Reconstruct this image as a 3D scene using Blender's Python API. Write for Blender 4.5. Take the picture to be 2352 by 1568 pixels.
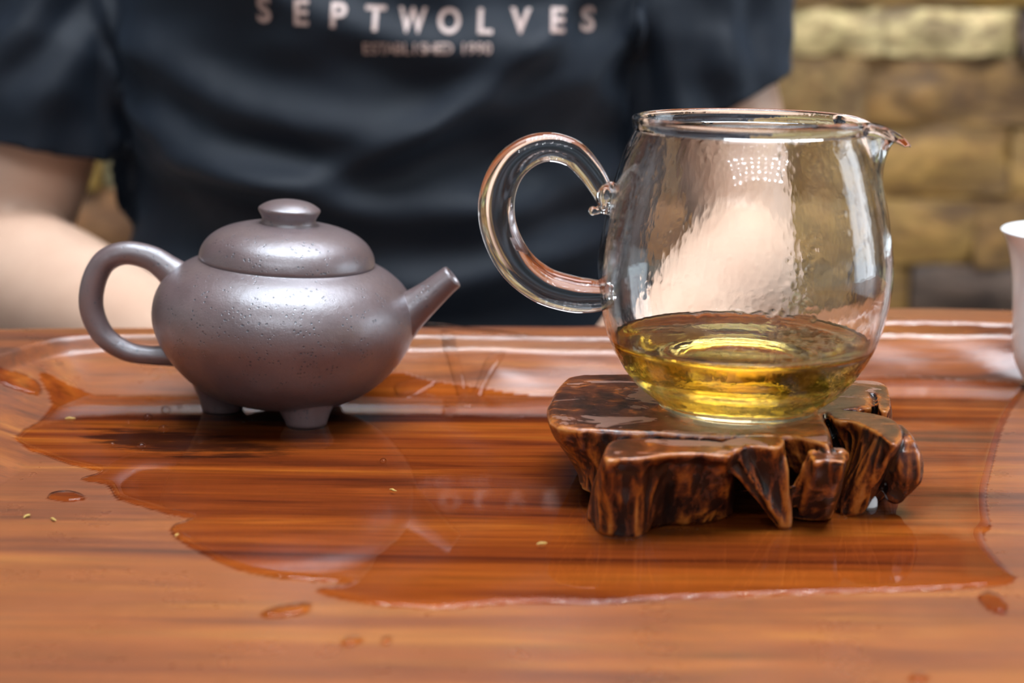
import bpy, bmesh, math, random
import numpy as np
from mathutils import Vector, Matrix, noise
from mathutils.bvhtree import BVHTree

random.seed(7); np.random.seed(7)
for o in list(bpy.data.objects):
    bpy.data.objects.remove(o)
S = bpy.context.scene
C = S.collection

# ------------------------------------------------------------------ camera
FPX = 3550.0
CAMH = 0.144
PITCH = math.radians(12.6)
ROLL = math.radians(0.5)
cd = bpy.data.cameras.new('camera')
cam = bpy.data.objects.new('camera', cd); C.objects.link(cam)
cd.sensor_width = 36.0
cd.lens = FPX / 2352 * 36.0
cd.clip_start = 0.02
CM = Matrix.Translation((0, 0, CAMH)) @ Matrix.Rotation(math.pi/2 - PITCH, 4, 'X') @ Matrix.Rotation(ROLL, 4, 'Z')
cam.matrix_world = CM
cd.dof.use_dof = True
cd.dof.focus_distance = 0.475
cd.dof.aperture_fstop = cd.lens / 6.4
S.camera = cam

# ------------------------------------------------------------------ world, lights, exposure
S.view_settings.view_transform = 'Standard'
S.view_settings.look = 'None'
S.view_settings.gamma = 1.0
S.view_settings.use_curve_mapping = False
S.view_settings.exposure = 0.15
w = bpy.data.worlds.new('world'); S.world = w; w.use_nodes = True
bg = w.node_tree.nodes['Background']
bg.inputs[0].default_value = (0.80, 0.90, 1.0, 1); bg.inputs[1].default_value = 0.30
S.cycles.use_denoising = True
S.cycles.max_bounces = 20
S.cycles.transmission_bounces = 18
S.cycles.glossy_bounces = 6
S.cycles.diffuse_bounces = 4
S.cycles.transparent_max_bounces = 12
S.cycles.sample_clamp_indirect = 10.0
S.cycles.blur_glossy = 0.4

CEIL = 1.75
def area(name, loc, sx, sy, power, col, rot=(0, 0, 0)):
    l = bpy.data.lights.new(name, 'AREA'); l.shape = 'RECTANGLE'; l.size = sx; l.size_y = sy
    l.energy = power; l.color = col
    o = bpy.data.objects.new(name, l); C.objects.link(o); o.location = loc; o.rotation_euler = rot
    return o
area('ceiling_light', (0.12, 0.36, CEIL-0.055), 1.5, 0.8, 31, (0.84, 0.92, 1.0))
area('ceiling_light', (0.12, -1.9, CEIL-0.055), 2.3, 1.2, 6, (0.90, 0.95, 1.0))
area('ceiling_light', (0.46, 1.15, CEIL-0.04), 1.05, 0.45, 13, (0.93, 0.92, 1.0))

# ------------------------------------------------------------------ helpers
def P(u, v, Y=None, z=None):
    """the place in the scene, on the plane Y=.. or z=.., that was measured in the photograph"""
    d = CM.to_3x3() @ Vector(((u-1176)/FPX, (784-v)/FPX, -1))
    o = CM.translation
    t = (Y-o.y)/d.y if Y is not None else (z-o.z)/d.z
    return o + d*t

def mesh_obj(name, verts, faces, mat=None, parent=None, smooth=True, off=None, orient=True):
    me = bpy.data.meshes.new(name)
    if off is not None:
        verts = [(p[0]-off[0], p[1]-off[1], p[2]-off[2]) for p in verts]
    me.from_pydata([tuple(map(float, p)) for p in verts], [], [tuple(map(int, f)) for f in faces])
    me.validate(); me.update()
    if orient:
        bm = bmesh.new(); bm.from_mesh(me)
        if bm.calc_volume(signed=True) < 0: bmesh.ops.reverse_faces(bm, faces=bm.faces[:])
        bm.to_mesh(me); bm.free()
    return link(name, me, mat, parent, smooth)

def link(name, me, mat=None, parent=None, smooth=True):
    me.name = name
    if smooth and len(me.polygons):
        me.polygons.foreach_set('use_smooth', [True]*len(me.polygons))
    o = bpy.data.objects.new(name, me); C.objects.link(o)
    if mat: me.materials.clear(); me.materials.append(mat)
    if parent: o.parent = parent
    return o

def empty(name, loc):
    o = bpy.data.objects.new(name, None); C.objects.link(o); o.location = loc
    o.empty_display_size = 0.02
    return o

def tag(o, label=None, cat=None, group=None, kind=None):
    if label: o['label'] = label
    if cat: o['category'] = cat
    if group: o['group'] = group
    if kind: o['kind'] = kind
    return o

def catmull(pts, n):
    pts = np.array(pts, float); m = len(pts); out = []
    ext = np.vstack([2*pts[0]-pts[1], pts, 2*pts[-1]-pts[-2]])
    for i in range(m-1):
        p0, p1, p2, p3 = ext[i], ext[i+1], ext[i+2], ext[i+3]
        for k in range(n):
            t = k/n
            out.append(0.5*((2*p1)+(-p0+p2)*t+(2*p0-5*p1+4*p2-p3)*t*t+(-p0+3*p1-3*p2+p3)*t**3))
    out.append(pts[-1]); return np.array(out)

def catmull_closed(pts, n):
    pts = np.array(pts, float); m = len(pts); out = []
    for i in range(m):
        p0, p1, p2, p3 = pts[i-1], pts[i], pts[(i+1) % m], pts[(i+2) % m]
        for k in range(n):
            t = k/n
            out.append(0.5*((2*p1)+(-p0+p2)*t+(2*p0-5*p1+4*p2-p3)*t*t+(-p0+3*p1-3*p2+p3)*t**3))
    return np.array(out)

def loft(rings, cap=True):
    """closed skin over rings of equal count"""
    n = len(rings[0]); v = []; f = []
    for r in rings: v += [tuple(p) for p in r]
    for i in range(len(rings)-1):
        for j in range(n):
            a = i*n+j; b = i*n+(j+1) % n
            f.append((a, b, b+n, a+n))
    if cap:
        c0 = np.mean(np.array(rings[0]), 0); c1 = np.mean(np.array(rings[-1]), 0)
        v.append(tuple(c0)); k0 = len(v)-1; v.append(tuple(c1)); k1 = len(v)-1
        L = (len(rings)-1)*n
        for j in range(n):
            f.append((k0, (j+1) % n, j)); f.append((k1, L+j, L+(j+1) % n))
    return v, f

def tube(pts, radii, nseg=20, sub=6, cap_round=True, flat=None, ends=(True, True)):
    """tapered tube along a smooth path; last column of pts can be joined with radii"""
    data = np.hstack([np.array([tuple(p) for p in pts], float), np.array(radii, float).reshape(-1, 1)])
    d = catmull(data, sub) if sub > 1 else data
    pos = d[:, :3]; rad = np.maximum(d[:, 3], 1e-5)
    T = np.gradient(pos, axis=0); T /= np.linalg.norm(T, axis=1)[:, None]
    up = np.array([0, 1.0, 0]) if abs(T[0][1]) < 0.9 else np.array([1.0, 0, 0])
    N = np.cross(T[0], up); N /= np.linalg.norm(N)
    rings = []
    frames = []
    for i in range(len(pos)):
        N = N - T[i]*np.dot(N, T[i]); N /= np.linalg.norm(N)
        frames.append((N.copy(), np.cross(T[i], N)))
    def ring(c, r, fr):
        a = np.linspace(0, 2*math.pi, nseg, endpoint=False)
        return [c + r*(math.cos(t)*fr[0] + math.sin(t)*fr[1]) for t in a]
    if cap_round and ends[0]:
        for k in (80, 60, 40, 20):
            a = math.radians(k)
            rings.append(ring(pos[0]-T[0]*rad[0]*math.sin(a), rad[0]*math.cos(a), frames[0]))
    for i in range(len(pos)): rings.append(ring(pos[i], rad[i], frames[i]))
    if cap_round and ends[1]:
        for k in (20, 40, 60, 80):
            a = math.radians(k)
            rings.append(ring(pos[-1]+T[-1]*rad[-1]*math.sin(a), rad[-1]*math.cos(a), frames[-1]))
    return loft(rings)

def lathe(prof, n=96, fn=None, centre=(0, 0, 0)):
    """prof: (r,z) pairs; fn(phi, r, z, i) -> r, z, extra x"""
    v = []; f = []; m = len(prof)
    for i, (r, z) in enumerate(prof):
        for j in range(n):
            ph = 2*math.pi*j/n
            rr, zz = (r, z) if fn is None else fn(ph, r, z, i)
            v.append((centre[0]+rr*math.cos(ph), centre[1]+rr*math.sin(ph), centre[2]+zz))
    for i in range(m-1):
        for j in range(n):
            a = i*n+j; b = i*n+(j+1) % n
            f.append((a, b, b+n, a+n))
    return v, f

def smooth_prof(pts, n=5):
    return [tuple(p) for p in catmull(pts, n)]

def rounded_box(sx, sy, sz, b, seg=2):
    bm = bmesh.new(); bmesh.ops.create_cube(bm, size=1)
    bmesh.ops.scale(bm, vec=(sx, sy, sz), verts=bm.verts)
    if b > 0: bmesh.ops.bevel(bm, geom=bm.edges[:], offset=b, segments=seg, affect='EDGES', profile=0.5)
    v = [tuple(x.co) for x in bm.verts]; bm.verts.index_update()
    f = [[x.index for x in q.verts] for q in bm.faces]; bm.free()
    return v, f

def union_remesh(parts, voxel, smooth_it=4, factor=0.5):
    V = []; F = []
    for v, f in parts:
        k = len(V); V += [tuple(p) for p in v]; F += [tuple(i+k for i in q) for q in f]
    me = bpy.data.meshes.new('tmp'); me.from_pydata([tuple(map(float, p)) for p in V], [], F)
    bm = bmesh.new(); bm.from_mesh(me); 
    # outward normals for every island
    bmesh.ops.recalc_face_normals(bm, faces=bm.faces[:]); bm.to_mesh(me); bm.free()
    o = bpy.data.objects.new('tmp', me); C.objects.link(o)
    md = o.modifiers.new('r', 'REMESH'); md.mode = 'VOXEL'; md.voxel_size = voxel; md.use_smooth_shade = True
    if smooth_it:
        sm = o.modifiers.new('s', 'SMOOTH'); sm.iterations = smooth_it; sm.factor = factor
    dg = bpy.context.evaluated_depsgraph_get(); dg.update()
    res = bpy.data.meshes.new_from_object(o.evaluated_get(dg))
    bpy.data.objects.remove(o); bpy.data.meshes.remove(me)
    return res

def poly_dist(px, py, poly, closed=True):
    """distance from points to the outline, inside mask, nearest point"""
    A = np.array(poly)[:, :2]; B = np.roll(A, -1, 0)
    if not closed: A = A[:-1]; B = B[:-1]
    best = np.full(px.shape, 1e9); nx = np.zeros_like(px); ny = np.zeros_like(py)
    inside = np.zeros(px.shape, bool)
    for (ax, ay), (bx, by) in zip(A, B):
        dx, dy = bx-ax, by-ay; L = dx*dx+dy*dy+1e-18
        t = np.clip(((px-ax)*dx+(py-ay)*dy)/L, 0, 1)
        qx = ax+t*dx; qy = ay+t*dy; d = np.hypot(px-qx, py-qy)
        m = d < best; best = np.where(m, d, best); nx = np.where(m, qx, nx); ny = np.where(m, qy, ny)
        if closed:
            c = ((ay > py) != (by > py))
            with np.errstate(divide='ignore', invalid='ignore'):
                xi = (bx-ax)*(py-ay)/(by-ay+1e-18)+ax
            inside ^= (c & (px < xi))
    return best, inside, nx, ny

# ------------------------------------------------------------------ materials
def mat(name):
    m = bpy.data.materials.new(name); m.use_nodes = True
    nt = m.node_tree; b = nt.nodes['Principled BSDF']
    return m, nt, b, nt.nodes, nt.links
def nd(nt, typ, **kw):
    n = nt.nodes.new(typ)
    for k, val in kw.items():
        if k.startswith('i_'): n.inputs[k[2:].replace('_', ' ')].default_value = val
        else: setattr(n, k, val)
    return n
def ramp(nt, src, stops):
    r = nt.nodes.new('ShaderNodeValToRGB'); e = r.color_ramp.elements
    while len(e) > 1: e.remove(e[0])
    for i, (p, c) in enumerate(stops):
        x = e[0] if i == 0 else e.new(p)
        x.position = p; x.color = (c, c, c, 1) if not isinstance(c, tuple) else (*c, 1)
    nt.links.new(src, r.inputs[0]); return r
def mapping(nt, scale, rot=(0, 0, 0), loc=(0, 0, 0), coord='Object'):
    t = nt.nodes.new('ShaderNodeTexCoord'); m = nt.nodes.new('ShaderNodeMapping')
    m.inputs['Scale'].default_value = scale; m.inputs['Rotation'].default_value = rot; m.inputs['Location'].default_value = loc
    nt.links.new(t.outputs[coord], m.inputs[0]); return m.outputs[0]
def noise_tex(nt, vec, scale, detail=4, rough=0.55, dist=0.0):
    n = nt.nodes.new('ShaderNodeTexNoise'); n.inputs['Scale'].default_value = scale
    n.inputs['Detail'].default_value = detail; n.inputs['Roughness'].default_value = rough; n.inputs['Distortion'].default_value = dist
    nt.links.new(vec, n.inputs['Vector']); return n.outputs['Fac']
def mix(nt, fac, a, b, mode='MIX'):
    m = nt.nodes.new('ShaderNodeMix'); m.data_type = 'RGBA'; m.blend_type = mode
    for s, i in ((fac, 0), (a, 6), (b, 7)):
        if hasattr(s, 'links') or isinstance(s, bpy.types.NodeSocket): nt.links.new(s, m.inputs[i])
        else: m.inputs[i].default_value = s if i == 0 else ((*s, 1) if isinstance(s, tuple) else (s, s, s, 1))
    return m.outputs[2]
def math_n(nt, op, a, b=0.0, clamp=False):
    m = nt.nodes.new('ShaderNodeMath'); m.operation = op; m.use_clamp = clamp
    for s, i in ((a, 0), (b, 1)):
        if isinstance(s, bpy.types.NodeSocket): nt.links.new(s, m.inputs[i])
        else: m.inputs[i].default_value = s
    return m.outputs[0]
def bump(nt, b, h, strength, dist):
    n = nt.nodes.new('ShaderNodeBump'); n.inputs['Strength'].default_value = strength; n.inputs['Distance'].default_value = dist
    nt.links.new(h, n.inputs['Height']); nt.links.new(n.outputs[0], b.inputs['Normal']); return n

def m_plain(name, col, rough=0.5, spec=0.5, var=0.0, vs=20, metal=0.0):
    m, nt, b, N, L = mat(name)
    b.inputs['Roughness'].default_value = rough; b.inputs['Specular IOR Level'].default_value = spec
    b.inputs['Metallic'].default_value = metal
    v = mapping(nt, (1, 1, 1)); n = noise_tex(nt, v, vs)
    c = mix(nt, n, tuple(x*(1-var) for x in col), tuple(min(1, x*(1+var)) for x in col))
    L.new(c, b.inputs['Base Color']); return m

def m_table():
    m, nt, b, N, L = mat('red_rosewood')
    v1 = mapping(nt, (1.3, 17, 17), rot=(0, 0, 0.045))
    v2 = mapping(nt, (7, 160, 160), rot=(0, 0, 0.03))
    v3 = mapping(nt, (40, 900, 900), rot=(0, 0, 0.03))
    a = noise_tex(nt, v1, 2.2, 5, 0.6, 1.6); c = noise_tex(nt, v2, 1.6, 5, 0.65, 0.6); d = noise_tex(nt, v3, 1.0, 2, 0.5)
    base = ramp(nt, a, [(0.32, (0.070, 0.015, 0.006)), (0.44, (0.165, 0.036, 0.008)), (0.57, (0.245, 0.062, 0.010)), (0.70, (0.33, 0.108, 0.016))]).outputs[0]
    st = ramp(nt, c, [(0.30, 0.60), (0.52, 1.0)]).outputs[0]
    col = mix(nt, 1.0, base, st, 'MULTIPLY')
    pr = ramp(nt, d, [(0.30, 0.78), (0.48, 1.0)]).outputs[0]
    col = mix(nt, 0.8, col, pr, 'MULTIPLY')
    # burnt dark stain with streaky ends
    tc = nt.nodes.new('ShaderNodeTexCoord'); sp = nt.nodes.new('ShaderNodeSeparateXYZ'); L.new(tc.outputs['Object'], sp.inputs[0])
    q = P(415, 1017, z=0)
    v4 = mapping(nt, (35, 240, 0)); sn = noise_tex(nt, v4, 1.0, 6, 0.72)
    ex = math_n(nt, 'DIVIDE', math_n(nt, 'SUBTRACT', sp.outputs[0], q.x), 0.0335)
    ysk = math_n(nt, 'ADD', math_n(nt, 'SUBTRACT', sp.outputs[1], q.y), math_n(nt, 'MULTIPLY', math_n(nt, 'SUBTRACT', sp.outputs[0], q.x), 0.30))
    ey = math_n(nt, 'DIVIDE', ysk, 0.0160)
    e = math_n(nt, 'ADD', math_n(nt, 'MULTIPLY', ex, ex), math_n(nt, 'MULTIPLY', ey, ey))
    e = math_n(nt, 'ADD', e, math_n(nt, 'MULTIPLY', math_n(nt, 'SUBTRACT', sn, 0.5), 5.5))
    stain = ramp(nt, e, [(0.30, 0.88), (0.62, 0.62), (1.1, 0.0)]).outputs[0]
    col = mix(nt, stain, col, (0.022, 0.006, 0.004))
    at = nt.nodes.new('ShaderNodeAttribute'); at.attribute_name = 'wet'
    wet = at.outputs['Fac']
    dry = mix(nt, 0.06, col, (0.55, 0.40, 0.28))       # dry lacquer is dusty and scratched
    colw = mix(nt, wet, dry, mix(nt, 1.0, col, (0.95, 0.84, 0.78), 'MULTIPLY'))
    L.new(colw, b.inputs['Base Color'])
    sv = mapping(nt, (1, 1, 1)); rn = noise_tex(nt, sv, 45, 4, 0.6)
    rr = ramp(nt, rn, [(0.3, 0.25), (0.7, 0.36)]).outputs[0]
    ag = nt.nodes.new('ShaderNodeAttribute'); ag.attribute_name = 'glaze'
    gv = mapping(nt, (9, 60, 1)); gn = ramp(nt, noise_tex(nt, gv, 1.0, 4, 0.6), [(0.40, 0.07), (0.60, 0.30)]).outputs[0]
    rr = mix(nt, ag.outputs['Fac'], rr, gn)
    L.new(mix(nt, wet, rr, 0.6), b.inputs['Roughness'])
    L.new(mix(nt, wet, 0.62, 0.0), b.inputs['Specular IOR Level'])
    h = noise_tex(nt, v3, 1.0, 3, 0.6)
    bump(nt, b, h, 0.10, 0.0004)
    return m
def m_wood_dark():
    m, nt, b, N, L = mat('dark_red_wood')
    v1 = mapping(nt, (18, 18, 1.5)); a = noise_tex(nt, v1, 2.0, 5, 0.6, 1.0)
    L.new(ramp(nt, a, [(0.3, (0.10, 0.022, 0.008)), (0.7, (0.26, 0.07, 0.018))]).outputs[0], b.inputs['Base Color'])
    b.inputs['Roughness'].default_value = 0.35; return m

def m_water(name='water_film', rough=0.035, bumpy=0.0):
    m, nt, b, N, L = mat(name)
    nt.nodes.remove(b)
    out = nt.nodes['Material Output']
    tr = nt.nodes.new('ShaderNodeBsdfTransparent'); tr.inputs[0].default_value = (0.99, 0.985, 0.98, 1)
    gl = nt.nodes.new('ShaderNodeBsdfGlossy'); gl.inputs['Roughness'].default_value = rough
    fr = nt.nodes.new('ShaderNodeFresnel'); fr.inputs[0].default_value = 1.29
    mx = nt.nodes.new('ShaderNodeMixShader')
    L.new(fr.outputs[0], mx.inputs[0]); L.new(tr.outputs[0], mx.inputs[1]); L.new(gl.outputs[0], mx.inputs[2])
    L.new(mx.outputs[0], out.inputs[0])
    v = mapping(nt, (1, 1, 1)); h = noise_tex(nt, v, 60, 2, 0.4)
    bp = nt.nodes.new('ShaderNodeBump'); bp.inputs['Strength'].default_value = 0.05+bumpy; bp.inputs['Distance'].default_value = 0.0006
    L.new(h, bp.inputs['Height']); L.new(bp.outputs[0], gl.inputs['Normal'])
    return m

def m_clay():
    m, nt, b, N, L = mat('purple_clay')
    v = mapping(nt, (1, 1, 1))
    a = noise_tex(nt, v, 55, 5, 0.6); fine = noise_tex(nt, v, 1500, 3, 0.7); mid = noise_tex(nt, v, 420, 3, 0.55)
    col = ramp(nt, a, [(0.35, (0.100, 0.054, 0.049)), (0.65, (0.138, 0.080, 0.072))]).outputs[0]
    vo = nt.nodes.new('ShaderNodeTexVoronoi'); vo.inputs['Scale'].default_value = 680; L.new(v, vo.inputs['Vector'])
    pick = ramp(nt, noise_tex(nt, v, 150, 3, 0.7), [(0.50, 0.0), (0.56, 1.0)]).outputs[0]
    spot = math_n(nt, 'MULTIPLY', ramp(nt, vo.outputs['Distance'], [(0.18, 1.0), (0.30, 0.0)]).outputs[0], pick)
    col = mix(nt, spot, col, (0.022, 0.022, 0.030))
    L.new(col, b.inputs['Base Color'])
    L.new(ramp(nt, mid, [(0.3, 0.30), (0.7, 0.42)]).outputs[0], b.inputs['Roughness'])
    b.inputs['Specular IOR Level'].default_value = 1.0
    b.inputs['Coat Weight'].default_value = 1.0; b.inputs['Coat Roughness'].default_value = 0.46; b.inputs['Coat IOR'].default_value = 1.65
    b.inputs['Coat Tint'].default_value = (0.86, 0.92, 1.0, 1)
    h = math_n(nt, 'ADD', math_n(nt, 'MULTIPLY', fine, 0.5), math_n(nt, 'MULTIPLY', mid, 0.9))
    h = math_n(nt, 'SUBTRACT', h, math_n(nt, 'MULTIPLY', spot, 0.9))
    bn = bump(nt, b, h, 0.40, 0.00026); L.new(bn.outputs[0], b.inputs['Coat Normal'])
    return m

def m_glass():
    m, nt, b, N, L = mat('clear_glass')
    b.inputs['Base Color'].default_value = (0.985, 0.995, 0.99, 1)
    b.inputs['Transmission Weight'].default_value = 1.0
    b.inputs['Roughness'].default_value = 0.0; b.inputs['IOR'].default_value = 1.47
    return m
def m_glass_wet():
    m, nt, b, N, L = mat('steamed_clear_glass')
    b.inputs['Base Color'].default_value = (0.985, 0.995, 0.99, 1)
    b.inputs['Transmission Weight'].default_value = 1.0
    b.inputs['Roughness'].default_value = 0.0; b.inputs['IOR'].default_value = 1.47
    v = mapping(nt, (1, 1, 0.35)); a = noise_tex(nt, v, 70, 4, 0.6); 
    vo = nt.nodes.new('ShaderNodeTexVoronoi'); vo.inputs['Scale'].default_value = 330
    v2 = mapping(nt, (1, 1, 1)); L.new(v2, vo.inputs['Vector'])
    pick = ramp(nt, noise_tex(nt, v2, 40, 2, 0.5), [(0.52, 0.0), (0.62, 1.0)]).outputs[0]
    drops = math_n(nt, 'MULTIPLY', ramp(nt, vo.outputs['Distance'], [(0.0, 1.0), (0.42, 0.0)]).outputs[0], pick)
    h = math_n(nt, 'ADD', math_n(nt, 'MULTIPLY', a, 1.0), math_n(nt, 'MULTIPLY', drops, 0.30))
    bump(nt, b, h, 0.16, 0.0010)
    return m
def m_tea():
    m, nt, b, N, L = mat('golden_tea')
    b.inputs['Base Color'].default_value = (1, 1, 1, 1)
    b.inputs['Transmission Weight'].default_value = 1.0
    b.inputs['Roughness'].default_value = 0.0; b.inputs['IOR'].default_value = 1.33
    ab = nt.nodes.new('ShaderNodeVolumeAbsorption'); ab.inputs[0].default_value = (1.0, 0.82, 0.04, 1); ab.inputs[1].default_value = 52
    L.new(ab.outputs[0], nt.nodes['Material Output'].inputs['Volume'])
    return m

def m_burl():
    m, nt, b, N, L = mat('lacquered_root_wood')
    v = mapping(nt, (1, 1, 0.32)); a = noise_tex(nt, v, 85, 5, 0.62, 1.2); c = noise_tex(nt, v, 420, 4, 0.7, 0.8)
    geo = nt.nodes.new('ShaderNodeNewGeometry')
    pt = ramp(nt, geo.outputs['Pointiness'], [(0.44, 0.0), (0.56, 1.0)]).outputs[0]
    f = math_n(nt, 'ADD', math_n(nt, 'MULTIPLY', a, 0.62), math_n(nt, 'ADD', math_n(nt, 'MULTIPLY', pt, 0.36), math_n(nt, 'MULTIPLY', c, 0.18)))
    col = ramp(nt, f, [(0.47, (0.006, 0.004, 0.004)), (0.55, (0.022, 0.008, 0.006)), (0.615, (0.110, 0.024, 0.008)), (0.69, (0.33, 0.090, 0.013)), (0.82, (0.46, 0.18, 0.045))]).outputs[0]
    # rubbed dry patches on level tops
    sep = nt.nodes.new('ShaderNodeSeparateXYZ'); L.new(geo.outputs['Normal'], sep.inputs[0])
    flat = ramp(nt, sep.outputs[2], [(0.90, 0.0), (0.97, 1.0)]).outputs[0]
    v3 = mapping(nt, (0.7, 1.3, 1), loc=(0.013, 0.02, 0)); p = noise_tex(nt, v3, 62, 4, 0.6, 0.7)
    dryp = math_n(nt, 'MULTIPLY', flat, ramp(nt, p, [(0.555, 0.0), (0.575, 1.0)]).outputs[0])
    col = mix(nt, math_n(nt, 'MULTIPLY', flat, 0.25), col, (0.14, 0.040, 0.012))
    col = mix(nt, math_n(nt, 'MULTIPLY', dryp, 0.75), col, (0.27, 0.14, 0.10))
    L.new(col, b.inputs['Base Color'])
    L.new(mix(nt, dryp, 0.20, 0.5), b.inputs['Roughness'])
    b.inputs['Coat Weight'].default_value = 0.35; b.inputs['Coat Roughness'].default_value = 0.10
    bump(nt, b, math_n(nt, 'ADD', c, math_n(nt, 'MULTIPLY', a, 0.6)), 0.35, 0.0009)
    return m

def m_fabric(name, col, col2):
    m, nt, b, N, L = mat(name)
    v = mapping(nt, (1, 1, 1)); a = noise_tex(nt, v, 9, 3); wv = noise_tex(nt, v, 900, 2)
    L.new(mix(nt, a, col, col2), b.inputs['Base Color'])
    b.inputs['Roughness'].default_value = 0.62; b.inputs['Specular IOR Level'].default_value = 0.22
    b.inputs['Sheen Weight'].default_value = 0.07; b.inputs['Sheen Tint'].default_value = (0.45, 0.6, 0.85, 1)
    bump(nt, b, wv, 0.2, 0.0004); return m
def m_skin():
    m, nt, b, N, L = mat('skin')
    v = mapping(nt, (1, 1, 1)); a = noise_tex(nt, v, 14, 4)
    L.new(ramp(nt, a, [(0.3, (0.54, 0.33, 0.23)), (0.7, (0.66, 0.45, 0.33))]).outputs[0], b.inputs['Base Color'])
    b.inputs['Roughness'].default_value = 0.48; b.inputs['Subsurface Weight'].default_value = 0.0
    bump(nt, b, noise_tex(nt, v, 500, 3), 0.12, 0.0004); return m
def m_stone():
    m, nt, b, N, L = mat('split_face_stone')
    v = mapping(nt, (1, 1, 2.4)); oi = nt.nodes.new('ShaderNodeObjectInfo')
    ad = nt.nodes.new('ShaderNodeVectorMath'); ad.operation = 'ADD'; L.new(v, ad.inputs[0])
    cv = nt.nodes.new('ShaderNodeCombineXYZ'); rr = math_n(nt, 'MULTIPLY', oi.outputs['Random'], 9.0)
    for i in range(3): L.new(rr, cv.inputs[i])
    L.new(cv.outputs[0], ad.inputs[1])
    a = noise_tex(nt, ad.outputs[0], 13, 5, 0.65, 0.8); c = noise_tex(nt, ad.outputs[0], 34, 4, 0.6)
    k = ramp(nt, a, [(0.32, (0.34, 0.27, 0.24)), (0.5, (0.92, 0.88, 0.80)), (0.66, (1.60, 1.52, 1.50))]).outputs[0]
    col = mix(nt, 1.0, oi.outputs['Color'], k, 'MULTIPLY')
    k2 = ramp(nt, c, [(0.35, (0.62, 0.50, 0.42)), (0.6, (1.1, 1.05, 0.95))]).outputs[0]
    col = mix(nt, 0.8, col, k2, 'MULTIPLY')
    L.new(col, b.inputs['Base Color']); b.inputs['Roughness'].default_value = 0.6
    bump(nt, b, a, 0.6, 0.01); return m
def m_emit(name, col, s):
    m, nt, b, N, L = mat(name)
    b.inputs['Base Color'].default_value = (0.9, 0.9, 0.9, 1)
    b.inputs['Emission Color'].default_value = (*col, 1); b.inputs['Emission Strength'].default_value = s; return m

M = dict(table=m_table(), dark=m_wood_dark(), water=m_water(), bubble=m_water('bubble_film', 0.0), clay=m_clay(), glass=m_glass(), glassw=m_glass_wet(), tea=m_tea(),
         burl=m_burl(), shirt=m_fabric('navy_cotton', (0.0030, 0.0054, 0.0096), (0.0056, 0.0095, 0.0165)),
         trousers=m_fabric('charcoal_cotton', (0.02, 0.02, 0.024), (0.03, 0.03, 0.034)),
         skin=m_skin(), stone=m_stone(), mortar=m_plain('mortar', (0.035, 0.028, 0.022), 0.9, 0.2, 0.3),
         white=m_plain('white_porcelain', (0.84, 0.87, 0.87), 0.10, 0.6, 0.01),
         plaster=m_plain('cream_plaster', (0.55, 0.53, 0.49), 0.8, 0.3, 0.04, 3),
         floor=m_plain('grey_floor_tile', (0.30, 0.28, 0.26), 0.4, 0.4, 0.15, 4),
         ceil=m_plain('grey_ceiling', (0.34, 0.34, 0.35), 0.8, 0.3, 0.02, 3),
         hair=m_plain('black_hair', (0.012, 0.010, 0.009), 0.5, 0.5, 0.3, 200),
         ink=m_plain('rose_gold_print', (0.36, 0.25, 0.215), 0.42, 0.6, 0.35, 70),
         metal=m_plain('brushed_metal', (0.6, 0.6, 0.6), 0.35, 0.5, 0.05, 40, 1.0),
         clear=m_plain('milky_rubber', (0.75, 0.76, 0.76), 0.25, 0.5, 0.05, 40),
         daylight=m_emit('daylit_pane', (0.80, 0.90, 1.0), 3.5),
         led=m_emit('led_bulb', (0.88, 0.94, 1.0), 105.0),
         eye=m_plain('eye_white', (0.8, 0.78, 0.75), 0.2, 0.6, 0.02),
         tealeaf=m_plain('tea_crumb', (0.45, 0.30, 0.08), 0.6, 0.4, 0.4, 800))

# ------------------------------------------------------------------ room
FLOOR = -0.72; WY = 1.70
def box_obj(name, x0, x1, y0, y1, z0, z1, m, parent=None, b=0.0):
    v, f = rounded_box(x1-x0, y1-y0, z1-z0, b)
    c = ((x0+x1)/2, (y0+y1)/2, (z0+z1)/2)
    o = mesh_obj(name, v, f, m, parent, smooth=False)
    o.location = c if parent is None else tuple(c[i]-parent.location[i] for i in range(3))
    return o
tag(box_obj('floor', -2.6, 2.6, -3.0, WY+0.25, FLOOR-0.05, FLOOR, M['floor']), kind='structure')
tag(box_obj('ceiling', -2.6, 2.6, -3.0, WY+0.25, CEIL, CEIL+0.05, M['ceil']), kind='structure')
tag(box_obj('wall_left', -2.65, -2.6, -3.0, WY+0.25, FLOOR, CEIL, M['plaster']), kind='structure')
tag(box_obj('wall_right', 2.6, 2.65, -3.0, WY+0.25, FLOOR, CEIL, M['plaster']), kind='structure')
wall = box_obj('wall_back', -2.6, 2.6, WY+0.06, WY+0.2, FLOOR, CEIL, M['mortar'])
tag(wall, 'rough wall of stacked brown and cream split stones behind the seated person', kind='structure')

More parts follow.
